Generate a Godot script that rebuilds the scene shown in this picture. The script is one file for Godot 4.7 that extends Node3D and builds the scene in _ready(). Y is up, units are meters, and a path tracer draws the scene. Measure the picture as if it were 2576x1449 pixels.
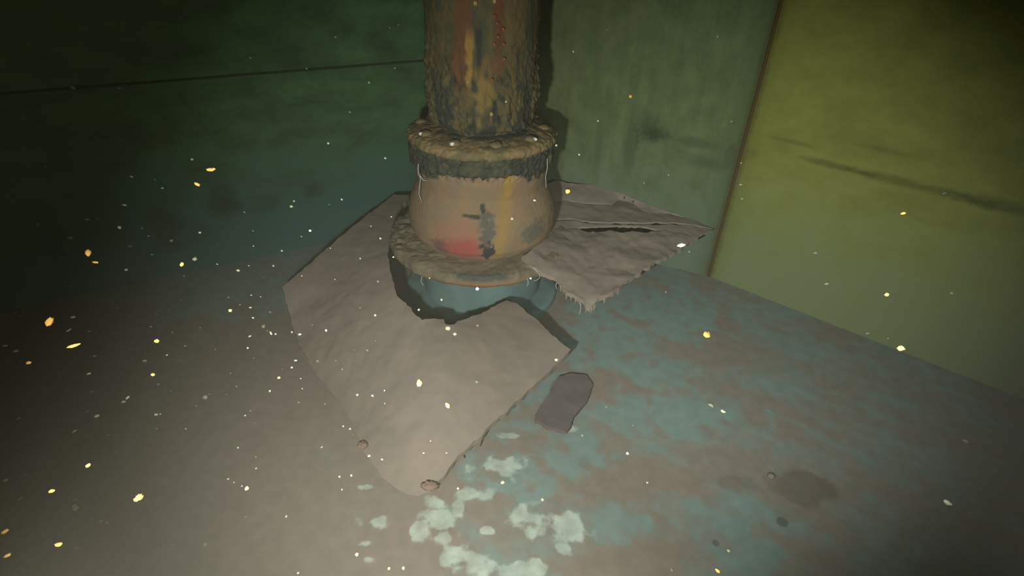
extends Node3D
# Flooded steel tank seen by a dive lamp: riser pipe with flanges and a bulb-shaped fitting, two silt-covered sheets, silted floor, drifting flecks.

const AXIS := Vector3(-0.1197, 0.0, -1.8662)        # foot of the riser
const CORNER_A := Vector3(-0.30, 0.0, -2.4855)        # wall corner behind the riser
const CORNER_B := Vector3(0.83, 0.0, -2.01)         # wall corner to its right
const TOP := 3.0

var taken := {}
var noise := FastNoiseLite.new()
var fine := FastNoiseLite.new()


func _ready():
	var cam := Camera3D.new()
	cam.name = "camera"
	var pitch := deg_to_rad(33.4)
	var roll := deg_to_rad(2.0)
	var forward := Vector3(0, -sin(pitch), -cos(pitch))
	var up := Vector3(0, cos(pitch), -sin(pitch))
	var right := Vector3.RIGHT
	cam.transform = Transform3D(Basis(right * cos(roll) + up * sin(roll), up * cos(roll) - right * sin(roll), -forward), Vector3(0, 1.23, 0))
	cam.fov = rad_to_deg(2.0 * atan(724.5 / 1400.0))
	cam.near = 0.02
	cam.current = true
	add_child(cam)

	var env := Environment.new()
	env.background_mode = Environment.BG_COLOR
	env.background_color = Color.BLACK
	env.tonemap_mode = Environment.TONE_MAPPER_LINEAR
	env.tonemap_exposure = 1.0
	env.sdfgi_enabled = true
	env.ssao_enabled = true
	env.ssil_enabled = true
	env.volumetric_fog_enabled = true
	env.volumetric_fog_density = 0.042
	env.volumetric_fog_albedo = Color(0.97, 0.93, 0.83)
	env.volumetric_fog_anisotropy = 0.2
	var we := WorldEnvironment.new()
	we.name = "water_and_air"
	we.environment = env
	add_child(we)

	# the dive lamps: two beams beside and below the lens, and a weak wide flood
	lamp("dive_lamp_light", Vector3(-0.20, 0.98, 0.05), Vector3(0.04, 0.16, -1.4), Color(0.98, 0.99, 0.98), 3.2, 44.0)
	lamp("dive_lamp_light", Vector3(0.34, 1.05, 0.05), Vector3(0.81, 0.24, -1.74), Color(0.96, 1.0, 1.0), 1.75, 29.8)
	lamp("dive_lamp_light", Vector3(0.05, 1.12, 0.06), Vector3(-0.9, 0.15, -1.5), Color(0.97, 1.0, 0.86), 0.24, 66.0)

	noise.seed = 7
	noise.frequency = 1.0
	noise.fractal_octaves = 4
	fine.seed = 21
	fine.frequency = 1.0
	fine.fractal_octaves = 3

	build_tank()
	build_riser()
	build_left_sheet()
	build_right_sheet()
	build_floor_things()
	build_flecks()


# ---------------------------------------------------------------- helpers

func lamp(called: String, from: Vector3, to: Vector3, color: Color, energy: float, angle: float):
	var l := SpotLight3D.new()
	l.name = called
	l.light_color = color
	l.light_energy = energy
	l.spot_angle = angle
	l.spot_angle_attenuation = 1.0
	l.spot_attenuation = 2.0
	l.spot_range = 12.0
	l.light_size = 0.03
	l.shadow_enabled = true
	add_child(l, true)
	l.look_at_from_position(from, to, Vector3.UP)


func numbered(called: String) -> String:
	if not taken.has(called):
		taken[called] = 0
		return called
	taken[called] += 1
	return "%s_%03d" % [called, taken[called]]


func tag(o: Node3D, label := "", category := "", group := "", kind := "") -> Node3D:
	for pair in [["label", label], ["category", category], ["group", group], ["kind", kind]]:
		if pair[1] != "":
			o.set_meta(pair[0], pair[1])
	return o


func thing(called: String, at: Vector3, label: String, category: String, group := "") -> Node3D:
	var o := Node3D.new()
	o.name = numbered(called)
	o.position = at
	add_child(o)
	return tag(o, label, category, group)


func put(called: String, mesh: Mesh, mat: Material, parent: Node = self, at := Vector3.ZERO) -> MeshInstance3D:
	var o := MeshInstance3D.new()
	o.name = numbered(called) if parent == self else called
	o.mesh = mesh
	o.material_override = mat
	o.position = at
	parent.add_child(o, true)
	return o


func paint(c: Color, rough := 0.9) -> StandardMaterial3D:
	var m := StandardMaterial3D.new()
	m.albedo_color = c
	m.roughness = rough
	m.metallic_specular = 0.2
	return m


func vertex_paint(rough := 0.9) -> StandardMaterial3D:
	var m := paint(Color.WHITE, rough)
	m.vertex_color_use_as_albedo = true
	return m


func lin(c: Color) -> Color:
	return c.srgb_to_linear()


func arrays_mesh(v: PackedVector3Array, idx: PackedInt32Array, col := PackedColorArray(), uv := PackedVector2Array()) -> ArrayMesh:
	var st := SurfaceTool.new()
	st.begin(Mesh.PRIMITIVE_TRIANGLES)
	for i in v.size():
		if col.size():
			st.set_color(col[i])
		if uv.size():
			st.set_uv(uv[i])
		st.add_vertex(v[i])
	for i in idx:
		st.add_index(i)
	st.generate_normals()
	return st.commit()


# a turned shape round the y axis; move(angle, y, r) returns (dr, dy); tint(angle, y, r) returns an sRGB colour. Angle 0 looks to the lens, + is its right
func turned(profile: Array, segs: int, step: float, move: Callable, tint: Callable) -> ArrayMesh:
	var pts: Array[Vector2] = []
	for i in profile.size() - 1:
		var a := Vector2(profile[i][1], profile[i][0])
		var b := Vector2(profile[i + 1][1], profile[i + 1][0])
		var n := maxi(1, int(ceil(a.distance_to(b) / step)))
		for k in n:
			pts.append(a.lerp(b, float(k) / n))
	pts.append(Vector2(profile[-1][1], profile[-1][0]))
	var v := PackedVector3Array()
	var c := PackedColorArray()
	var idx := PackedInt32Array()
	for p in pts:
		for s in segs:
			var ang := TAU * s / segs
			var d: Vector2 = move.call(ang, p.y, p.x)
			var r := maxf(0.001, p.x + d.x)
			var way := around(ang)
			v.append(Vector3(way.x * r, p.y + d.y, way.z * r))
			c.append(lin(tint.call(ang, p.y, p.x)))
	for i in pts.size() - 1:
		for s in segs:
			var a := i * segs + s
			var b := i * segs + (s + 1) % segs
			idx.append_array([a, a + segs, b, b, a + segs, b + segs] as Array)
	return arrays_mesh(v, idx, c)


func around(ang: float) -> Vector3:
	var f := -AXIS.normalized()
	var r := Vector3(f.z, 0, -f.x)
	return f * cos(ang) + r * sin(ang)


# soft pillows of growth, 0 in the creases
func pillows(p: Vector3, f: float) -> float:
	return absf(noise.get_noise_3d(p.x * f, p.y * f, p.z * f)) + 0.5 * absf(fine.get_noise_3d(p.x * f * 2.3, p.y * f * 2.3, p.z * f * 2.3))


func apart(a: float, b: float) -> float:
	return absf(wrapf(a - b, -PI, PI))


# an uneven sheet with ragged edges: outline points carry their own heights
func sheet(outline: Array, extra: Array, step: float, thick: float, rough: float, rag: float, seed_at: float, tint: Callable, bump := 1.0, ridge := []) -> ArrayMesh:
	var edge: Array[Vector3] = []
	for i in outline.size():
		var a: Vector3 = outline[i]
		var b: Vector3 = outline[(i + 1) % outline.size()]
		var n := maxi(1, int(round(a.distance_to(b) / step)))
		for k in n:
			var p := a.lerp(b, float(k) / n)
			var side := Vector3(b.z - a.z, 0, a.x - b.x).normalized()
			p += side * rag * (noise.get_noise_3d(p.x * 22 + seed_at, 5.0, p.z * 22) + 0.7 * fine.get_noise_3d(p.x * 70, seed_at, p.z * 70))
			edge.append(p)
	var flat := PackedVector2Array()
	for p in edge:
		flat.append(Vector2(p.x, p.z))
	var controls: Array = outline + extra
	var lo := flat[0]
	var hi := flat[0]
	for p in flat:
		lo = lo.min(p)
		hi = hi.max(p)
	var v: Array[Vector3] = edge.duplicate()
	var x := lo.x
	while x < hi.x:
		var z := lo.y
		while z < hi.y:
			var q := Vector2(x + step * 0.35 * noise.get_noise_2d(x * 90, z * 90), z + step * 0.35 * noise.get_noise_2d(z * 90, x * 90))
			if Geometry2D.is_point_in_polygon(q, flat):
				var near := 1e9
				for p in flat:
					near = minf(near, p.distance_squared_to(q))
				if near > step * step * 0.3:
					var top := 0.0
					var sum := 0.0
					for c in controls:
						var w := 1.0 / (pow(Vector2(c.x - q.x, c.z - q.y).length_squared(), 1.5) + 1e-6)
						top += w * c.y
						sum += w
					v.append(Vector3(q.x, top / sum, q.y))
			z += step
		x += step
	var inner := edge.size()
	var flat_all := PackedVector2Array()
	for p in v:
		flat_all.append(Vector2(p.x, p.z))
	var tri := Geometry2D.triangulate_delaunay(flat_all)
	var near_to := []
	for i in v.size():
		near_to.append({})
	for k in range(0, tri.size(), 3):
		for q in 3:
			near_to[tri[k + q]][tri[k + (q + 1) % 3]] = true
			near_to[tri[k + (q + 1) % 3]][tri[k + q]] = true
	for turn in 40:
		for i in range(inner, v.size()):
			var mean := 0.0
			for j in near_to[i]:
				mean += v[j].y
			v[i].y = mean / near_to[i].size()
	if ridge.size() == 2:
		for i in v.size():
			var d := Vector2(v[i].x, v[i].z).distance_to(Geometry2D.get_closest_point_to_segment(Vector2(v[i].x, v[i].z), ridge[0], ridge[1]))
			v[i].y += 0.014 * exp(-d / 0.07)
	var pv := PackedVector3Array()
	var col := PackedColorArray()
	for p in v:
		var lift := rough * (noise.get_noise_3d(p.x * 9, seed_at, p.z * 9) + bump * 0.35 * fine.get_noise_3d(p.x * 38, seed_at, p.z * 38))
		pv.append(Vector3(p.x, p.y + lift, p.z))
		col.append(lin(tint.call(p.x, p.z)))
	var n_top := v.size()
	for i in n_top:
		var inward := 0.0
		pv.append(pv[i] - Vector3(0, thick * (0.75 + 0.5 * fine.get_noise_3d(v[i].x * 40, seed_at + 3, v[i].z * 40)) + inward, 0))
		col.append(col[i])
	var idx := PackedInt32Array()
	for t in range(0, tri.size(), 3):
		var a := tri[t]
		var b := tri[t + 1]
		var c := tri[t + 2]
		var mid := (flat_all[a] + flat_all[b] + flat_all[c]) / 3.0
		if not Geometry2D.is_point_in_polygon(mid, flat):
			continue
		if (flat_all[b] - flat_all[a]).cross(flat_all[c] - flat_all[a]) < 0:
			var k := b
			b = c
			c = k
		idx.append_array([a, b, c, a + n_top, c + n_top, b + n_top] as Array)
	var m := edge.size()
	var sign_of := 1.0 if Geometry2D.is_polygon_clockwise(flat) else -1.0
	var side_at := pv.size()
	for i in m:  # own vertices for the sides keep the rim crisp
		pv.append(pv[i])
		col.append(col[i])
		pv.append(pv[i + n_top])
		col.append(col[i])
	for i in m:
		var a := side_at + 2 * i
		var b := side_at + 2 * ((i + 1) % m)
		if sign_of > 0:
			idx.append_array([a, a + 1, b, b, a + 1, b + 1] as Array)
		else:
			idx.append_array([a, b, a + 1, b, b + 1, a + 1] as Array)
	return indexed_mesh(pv, idx, col)


# like arrays_mesh but keeps doubled vertices apart
func indexed_mesh(v: PackedVector3Array, idx: PackedInt32Array, col: PackedColorArray) -> ArrayMesh:
	var nrm := PackedVector3Array()
	nrm.resize(v.size())
	for t in range(0, idx.size(), 3):
		var n := (v[idx[t + 2]] - v[idx[t]]).cross(v[idx[t + 1]] - v[idx[t]])
		for k in 3:
			nrm[idx[t + k]] += n
	for i in nrm.size():
		nrm[i] = nrm[i].normalized() if nrm[i].length_squared() > 0 else Vector3.UP
	var a := []
	a.resize(Mesh.ARRAY_MAX)
	a[Mesh.ARRAY_VERTEX] = v
	a[Mesh.ARRAY_NORMAL] = nrm
	a[Mesh.ARRAY_COLOR] = col
	a[Mesh.ARRAY_INDEX] = idx
	var m := ArrayMesh.new()
	m.add_surface_from_arrays(Mesh.PRIMITIVE_TRIANGLES, a)
	return m


# a thin round strand along points
func strand(points: Array, r0: float, r1: float, sides := 7) -> ArrayMesh:
	var curve := Curve3D.new()
	for i in points.size():
		var a: Vector3 = points[maxi(i - 1, 0)]
		var b: Vector3 = points[mini(i + 1, points.size() - 1)]
		curve.add_point(points[i], (a - b) / 6.0, (b - a) / 6.0)
	var n := points.size() * 5
	var v := PackedVector3Array()
	var idx := PackedInt32Array()
	for i in n + 1:
		var at := curve.get_baked_length() * i / n
		var p := curve.sample_baked(at)
		var t := (curve.sample_baked(minf(at + 0.002, curve.get_baked_length())) - curve.sample_baked(maxf(at - 0.002, 0))).normalized()
		var s := t.cross(Vector3(0.3, 0.2, 0.93)).normalized()
		var u := t.cross(s)
		var r := lerpf(r0, r1, float(i) / n)
		for k in sides:
			v.append(p + r * (s * cos(TAU * k / sides) + u * sin(TAU * k / sides)))
	for i in n:
		for k in sides:
			var a := i * sides + k
			var b := i * sides + (k + 1) % sides
			idx.append_array([a, b, a + sides, b, b + sides, a + sides] as Array)
	return arrays_mesh(v, idx)


# an irregular rounded lump
func lump(radii: Vector3, seed_at: float, amount: float, rings := 14) -> ArrayMesh:
	var v := PackedVector3Array()
	var idx := PackedInt32Array()
	var segs := rings * 2
	for i in rings + 1:
		var th := PI * i / rings
		for s in segs:
			var ph := TAU * s / segs
			var dir := Vector3(sin(th) * cos(ph), cos(th), sin(th) * sin(ph))
			var k := 1.0 + amount * (noise.get_noise_3d(dir.x * 1.6 + seed_at, dir.y * 1.6, dir.z * 1.6) + 0.3 * fine.get_noise_3d(dir.x * 5, dir.y * 5 + seed_at, dir.z * 5))
			v.append(dir * radii * k)
	for i in rings:
		for s in segs:
			var a := i * segs + s
			var b := i * segs + (s + 1) % segs
			idx.append_array([a, b, a + segs, b, b + segs, a + segs] as Array)
	return arrays_mesh(v, idx)


# ---------------------------------------------------------------- the tank

func noise_bytes(w: int, h: int, freq: float, octaves: int, seed_at: int, kind := FastNoiseLite.TYPE_SIMPLEX_SMOOTH) -> PackedByteArray:
	var n := FastNoiseLite.new()
	n.noise_type = kind
	n.seed = seed_at
	n.frequency = freq
	n.fractal_octaves = octaves
	var im := n.get_image(w, h, false, false, false)
	im.convert(Image.FORMAT_L8)
	return im.get_data()


func blend3(a: Color, b: Color, t: float) -> Color:
	return a.lerp(b, clampf(t, 0, 1))


func floor_texture() -> ImageTexture:
	# covers x -1.4..1.9, z -2.6..-0.4
	var w := 2048
	var h := 1366
	var soft := noise_bytes(w, h, 0.006, 5, 3)
	var small := noise_bytes(w, h, 0.03, 4, 11)
	var streak := noise_bytes(w, h, 0.012, 4, 31)
	var ragged := noise_bytes(w, h, 0.02, 5, 17)
	var mask := PackedFloat32Array()      # silt over paint, 0..1
	mask.resize(w * h)
	var pale := PackedFloat32Array()
	pale.resize(w * h)
	for j in h:
		var z := -2.6 + 2.2 * j / h
		for i in w:
			var x := -1.4 + 3.3 * i / w
			var k := j * w + i
			# streaks run along the right wall
			var su := int(absf(x * 0.766 + z * 0.643 + 4.0) * 190.0) % w
			var sv := int(absf(-x * 0.643 + z * 0.766 + 4.0) * 900.0) % h
			var st := streak[sv * w + su] / 255.0 - 0.5
			var n := soft[k] / 255.0 - 0.5
			var edge := smoothstep(0.12, -0.35, x + 0.35 * (z + 1.0) + 0.3 * n)
			edge *= smoothstep(-1.72, -1.50, z + 0.16 * (x + 1.0) + 0.25 * n)
			var bare_far := 0.55 * smoothstep(-0.35, -0.6, x) * smoothstep(-1.55, -1.75, z + 0.16 * (x + 1.0) + 0.25 * n)
			mask[k] = clampf(0.56 - bare_far + 1.1 * n + 1.3 * st + 0.9 * (ragged[k] / 255.0 - 0.5) + edge * 1.2, -0.1, 1.4)
	for group in [[[[0.128, -1.328, 0.051, 0.106], [0.016, -1.152, 0.070, 0.060], [-0.082, -0.903, 0.061, 0.040], [-0.002, -0.968, 0.074, 0.050], [-0.091, -1.017, 0.054, 0.053], [0.072, -0.952, 0.063, 0.049], [0.346, -1.250, 0.087, 0.051], [0.509, -1.207, 0.110, 0.065], [0.663, -1.198, 0.085, 0.050], [0.275, -1.538, 0.113, 0.107], [0.457, -1.617, 0.177, 0.115], [0.194, -1.029, 0.099, 0.053], [-0.474, -0.987, 0.048, 0.053], [-0.304, -0.942, 0.052, 0.037], [-0.342, -0.835, 0.039, 0.044], [0.573, -0.871, 0.061, 0.047], [0.604, -0.786, 0.058, 0.053], [0.279, -0.848, 0.070, 0.044], [0.493, -1.365, 0.092, 0.050], [0.424, -1.792, 0.221, 0.106], [0.620, -1.699, 0.183, 0.076], [0.061, -0.873, 0.081, 0.034]], -0.5, 0], [[[0.029, -1.057, 0.067, 0.047], [0.765, -0.949, 0.096, 0.060], [0.021, -0.866, 0.080, 0.029], [0.243, -0.922, 0.073, 0.048], [0.372, -0.984, 0.108, 0.039], [0.537, -1.330, 0.078, 0.045], [0.306, -1.327, 0.077, 0.054], [0.032, -0.796, 0.058, 0.031], [-0.206, -0.727, 0.055, 0.029], [0.271, -0.725, 0.148, 0.028], [0.510, -0.976, 0.097, 0.047], [0.142, -0.711, 0.055, 0.019], [0.803, -1.189, 0.146, 0.067], [0.662, -1.515, 0.127, 0.057], [-0.144, -0.912, 0.041, 0.031], [0.662, -1.049, 0.102, 0.038], [0.353, -0.767, 0.086, 0.030]], 0.5, 0], [[[0.124, -0.822, 0.059, 0.034], [0.076, -0.840, 0.044, 0.028], [0.166, -0.795, 0.029, 0.035], [0.154, -0.759, 0.024, 0.018], [-0.191, -0.803, 0.021, 0.029], [-0.168, -0.825, 0.033, 0.024], [-0.143, -0.777, 0.034, 0.014], [-0.104, -0.735, 0.029, 0.027], [-0.071, -0.703, 0.032, 0.024], [-0.040, -0.797, 0.012, 0.008], [-0.113, -0.853, 0.014, 0.022], [-0.172, -0.871, 0.020, 0.016], [-0.314, -0.812, 0.029, 0.014], [-0.318, -0.756, 0.015, 0.014], [-0.308, -0.719, 0.014, 0.009], [-0.291, -0.971, 0.015, 0.023], [-0.358, -0.911, 0.018, 0.011], [0.042, -0.705, 0.063, 0.017], [-0.076, -0.897, 0.045, 0.019], [0.191, -1.137, 0.016, 0.012], [0.028, -1.100, 0.034, 0.009], [-0.018, -0.980, 0.053, 0.028]], 1.0, 1]]:
		for e in group[0]:
			var rx: float = e[2]
			var rz: float = e[3]
			var reach := 1.7
			for j in range(maxi(0, int((e[1] - rz * reach + 2.6) / 2.2 * h)), mini(h, int((e[1] + rz * reach + 2.6) / 2.2 * h))):
				var z := -2.6 + 2.2 * j / h
				for i in range(maxi(0, int((e[0] - rx * reach + 1.4) / 3.3 * w)), mini(w, int((e[0] + rx * reach + 1.4) / 3.3 * w))):
					var x := -1.4 + 3.3 * i / w
					var k := j * w + i
					var d := Vector2((x - e[0]) / rx, (z - e[1]) / rz).length()
					var wob := (soft[k] / 255.0 - 0.5) * 1.3 + (ragged[k] / 255.0 - 0.5) * 3.2
					if group[2] == 1:
						pale[k] = maxf(pale[k], smoothstep(0.35, -0.35, d - 1.0 + wob))
					else:
						mask[k] += group[1] * smoothstep(0.7, -0.5, d - 1.0 + wob)
	var teal := Color(0.445, 0.520, 0.490)
	var silt := Color(0.485, 0.450, 0.400)
	var bare := Color(0.640, 0.690, 0.630)
	var out := PackedByteArray()
	out.resize(w * h * 3)
	for k in w * h:
		var s := smoothstep(-0.1, 1.15, mask[k])
		var f := (small[k] / 255.0 - 0.5)
		var c := teal.lerp(silt, s)
		c = c.lerp(bare, pale[k] * (0.80 + 0.6 * f))
		var g := 1.0 + 0.12 * f
		out[3 * k] = clampi(int(c.r * g * 255), 0, 255)
		out[3 * k + 1] = clampi(int(c.g * g * 255), 0, 255)
		out[3 * k + 2] = clampi(int(c.b * g * 255), 0, 255)
	for e in [[0.691, -0.851, 0.013, 0.013, 0.45], [0.509, -0.788, 0.010, 0.010, 0.40], [0.783, -0.953, 0.094, 0.056, 0.30], [0.612, -0.962, 0.064, 0.024, 0.15]]:
		for j in range(int((e[1] - e[3] * 1.5 + 2.6) / 2.2 * h), int((e[1] + e[3] * 1.5 + 2.6) / 2.2 * h)):
			for i in range(int((e[0] - e[2] * 1.5 + 1.4) / 3.3 * w), int((e[0] + e[2] * 1.5 + 1.4) / 3.3 * w)):
				var d := Vector2((-1.4 + 3.3 * i / w - e[0]) / e[2], (-2.6 + 2.2 * j / h - e[1]) / e[3]).length()
				var t: float = e[4] * smoothstep(1.2, 0.7, d + 0.9 * (ragged[j * w + i] / 255.0 - 0.5))
				var k := j * w + i
				for q in 3:
					out[3 * k + q] = int(lerpf(out[3 * k + q], [66, 58, 52][q], t))
	var im := Image.create_from_data(w, h, false, Image.FORMAT_RGB8, out)
	return ImageTexture.create_from_image(im)


# wall paint: base colour mottled, with vertical run marks and listed stains [u, y, ru, ry, strength]
func wall_texture(base: Color, dark: Color, low: Color, length: float, seed_at: int, stains: Array, run: float, mottle: float, seam := -1.0) -> ImageTexture:
	var w := 1024
	var h := 1024
	var mott := noise_bytes(w, h, 0.012, 5, seed_at)
	var fleck := noise_bytes(w, h, 0.06, 3, seed_at + 1)
	var lines := noise_bytes(w, 64, 0.03, 3, seed_at + 2)
	var out := PackedByteArray()
	out.resize(w * h * 3)
	for j in h:
		var y := 1.6 * (1.0 - float(j) / h)
		for i in w:
			var k := j * w + i
			var u := length * i / w
			var m := mott[k] / 255.0 - 0.5
			var f := fleck[k] / 255.0 - 0.5
			var l := lines[(j / 40) * w + i] / 255.0 - 0.5
			var t := 0.30 + mottle * m + 0.3 * mottle * f + run * l * (1.0 - 0.5 * y)
			var c := base.lerp(dark, clampf(t, 0, 1))
			c = c.lerp(low, smoothstep(0.62, 0.05, y + 0.3 * m))
			var blot := 0.0
			for e in stains:
				var d := Vector2((u - e[0]) / e[2], (y - e[1]) / e[3]).length()
				if d < 2.0:
					blot += e[4] * smoothstep(1.3, 0.2, d + 1.2 * m + 0.6 * f)
			c = c.lerp(Color(dark.r * 0.75, dark.g * 0.75, dark.b * 0.8), clampf(blot, 0, 0.9))
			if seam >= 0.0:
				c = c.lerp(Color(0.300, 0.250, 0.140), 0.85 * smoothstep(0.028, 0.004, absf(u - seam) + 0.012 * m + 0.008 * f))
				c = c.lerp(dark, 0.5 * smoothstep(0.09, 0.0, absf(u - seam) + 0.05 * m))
			out[3 * k] = clampi(int(c.r * 255), 0, 255)
			out[3 * k + 1] = clampi(int(c.g * 255), 0, 255)
			out[3 * k + 2] = clampi(int(c.b * 255), 0, 255)
	return ImageTexture.create_from_image(Image.create_from_data(w, h, false, Image.FORMAT_RGB8, out))


func textured(t: Texture2D, rough := 0.85) -> StandardMaterial3D:
	var m := paint(Color.WHITE, rough)
	m.albedo_texture = t
	m.texture_repeat = false
	return m


# wall from a to b (seen from inside), 8 cm thick; uv covers its length and 1.6 m of height
func wall(called: String, a: Vector3, b: Vector3, inside: Vector3, mat: Material, y0 := -0.08, y1 := TOP + 0.08):
	var d := (b - a).normalized()
	var n := Vector3(d.z, 0, -d.x)
	if n.dot(inside - a) < 0:
		n = -n
	var length := a.distance_to(b)
	var v := PackedVector3Array()
	var uv := PackedVector2Array()
	var idx := PackedInt32Array()
	var over := 0.10
	var corners := [a, b, b - n * 0.08 + d * over, a - n * 0.08 - d * over]
	for face in [[0, 1], [1, 2], [2, 3], [3, 0]]:
		var at := v.size()
		for p in [[face[0], y0], [face[0], y1], [face[1], y1], [face[1], y0]]:
			var q: Vector3 = corners[p[0]]
			v.append(Vector3(q.x, p[1], q.z))
			uv.append(Vector2(clampf((q - a).dot(d) / length, 0, 1), 1.0 - p[1] / 1.6))
		idx.append_array([at, at + 1, at + 2, at, at + 2, at + 3] as Array)
	for y in [y0, y1]:
		var at := v.size()
		for k in 4:
			v.append(Vector3(corners[k].x, y, corners[k].z))
			uv.append(Vector2(0.5, 1.0 - y / 1.6))
		idx.append_array([at, at + 1, at + 2, at, at + 2, at + 3] as Array)
	var st := SurfaceTool.new()
	st.begin(Mesh.PRIMITIVE_TRIANGLES)
	st.set_smooth_group(-1)
	for i in idx:
		st.set_smooth_group(-1)
		st.set_uv(uv[i])
		st.add_vertex(v[i])
	st.generate_normals()
	tag(put(called, st.commit(), mat), "", "", "", "structure")


func build_tank():
	var left_end := CORNER_A + Vector3(-cos(deg_to_rad(30)), 0, sin(deg_to_rad(30))) * 3.23
	var right_end := CORNER_B + Vector3(cos(deg_to_rad(40)), 0, sin(deg_to_rad(40))) * 2.6
	var inside := Vector3(0, 0, -0.5)
	var lw := textured(wall_texture(Color(0.300, 0.440, 0.280), Color(0.190, 0.280, 0.190), Color(0.200, 0.360, 0.330), 3.23, 41, [[0.976, 0.3, 0.05, 0.09, 0.5], [0.991, 0.24, 0.07, 0.06, 0.3], [1.205, 0.23, 0.06, 0.1, 0.6], [1.54, 0.25, 0.05, 0.1, 0.5], [0.632, 0.27, 0.05, 0.04, 0.6], [0.831, 0.24, 0.08, 0.05, 0.3], [1.091, 0.16, 0.1, 0.06, 0.3]], 0.15, 1.2))
	var bw := textured(wall_texture(Color(0.380, 0.430, 0.280), Color(0.260, 0.310, 0.200), Color(0.370, 0.420, 0.350), 1.226, 52, [[0.872, 0.58, 0.05, 0.06, 0.55], [0.919, 0.56, 0.05, 0.03, 0.4], [0.816, 0.5, 0.03, 0.14, 0.4], [1.059, 0.55, 0.12, 0.02, 0.35], [1.115, 0.48, 0.08, 0.03, 0.35], [0.684, 0.45, 0.02, 0.16, 0.25], [1.19, 0.52, 0.03, 0.05, 0.3]], 0.5, 0.75, 1.226))
	var rw := textured(wall_texture(Color(0.510, 0.520, 0.250), Color(0.380, 0.400, 0.180), Color(0.430, 0.470, 0.320), 2.6, 63, [[0.30, 0.575, 0.10, 0.012, 0.5], [0.55, 0.575, 0.2, 0.016, 0.5], [0.82, 0.58, 0.2, 0.02, 0.5], [0.15, 0.62, 0.10, 0.010, 0.35], [0.42, 0.66, 0.12, 0.012, 0.3], [0.02, 0.55, 0.05, 0.03, 0.4]], 0.15, 0.75, 0.0))
	wall("wall_left", left_end, CORNER_A, inside, flip(lw))
	wall("wall_back", CORNER_A, CORNER_B, inside, bw)
	wall("wall_right", CORNER_B, right_end, inside, rw)
	var far := paint(Color(0.36, 0.42, 0.30))
	wall("wall_near_left", left_end, Vector3(-3.1, 0, 1.6), inside, far)
	wall("wall_near", Vector3(-3.1, 0, 1.6), Vector3(2.82, 0, 1.6), inside, far)
	wall("wall_near_right", right_end, Vector3(2.82, 0, 1.6), inside, far)

	# floor slab with its painted, silted top
	var fm := ArrayMesh.new()
	var v := PackedVector3Array()
	var idx := PackedInt32Array()
	var uv := PackedVector2Array()
	var c := [Vector3(-3.3, 0, -2.75), Vector3(3.1, 0, -2.75), Vector3(3.1, 0, 1.8), Vector3(-3.3, 0, 1.8)]
	for y in [0.0, -0.1]:
		for p in c:
			v.append(Vector3(p.x, y, p.z))
			uv.append(Vector2((p.x + 1.4) / 3.3, (p.z + 2.6) / 2.2))
	idx.append_array([0, 1, 2, 0, 2, 3, 4, 6, 5, 4, 7, 6] as Array)
	for k in 4:
		idx.append_array([k, k + 4, (k + 1) % 4, (k + 1) % 4, k + 4, (k + 1) % 4 + 4] as Array)
	var st := SurfaceTool.new()
	st.begin(Mesh.PRIMITIVE_TRIANGLES)
	for i in idx:
		st.set_smooth_group(-1)
		st.set_uv(uv[i])
		st.add_vertex(v[i])
	st.generate_normals()
	tag(put("floor", st.commit(), textured(floor_texture())), "", "", "", "structure")
	var lid := BoxMesh.new()
	lid.size = Vector3(6.4, 0.1, 4.55)
	tag(put("ceiling", lid, far, self, Vector3(-0.1, TOP + 0.13, -0.475)), "", "", "", "structure")

	# weld beads: the corner seams and the horizontal seams of the wall plates
	var rust := paint(Color(0.300, 0.250, 0.140))
	var bead := paint(Color(0.180, 0.240, 0.170))
	trim(CORNER_B, CORNER_B + Vector3(0, TOP, 0), 0.006, rust)
	trim(CORNER_A + Vector3(0, 0.738, 0), left_end + Vector3(0, 0.738, 0), 0.0045, bead)


func flip(m: StandardMaterial3D) -> StandardMaterial3D:
	m.uv1_scale = Vector3(-1, 1, 1)
	m.uv1_offset = Vector3(1, 0, 0)
	return m


func trim(a: Vector3, b: Vector3, r: float, mat: Material):
	var pts := []
	var n := 24
	for i in n + 1:
		var p := a.lerp(b, float(i) / n)
		pts.append(p + 0.25 * r * Vector3(noise.get_noise_3d(p.x * 9, p.y * 9, 1), noise.get_noise_3d(p.x * 9, p.y * 9, 5), noise.get_noise_3d(p.x * 9, p.y * 9, 9)))
	tag(put("trim_1" if not taken.has("trim_1") else "trim_2", strand(pts, r, r, 10), mat), "", "", "", "structure")


# ---------------------------------------------------------------- the riser

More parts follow.
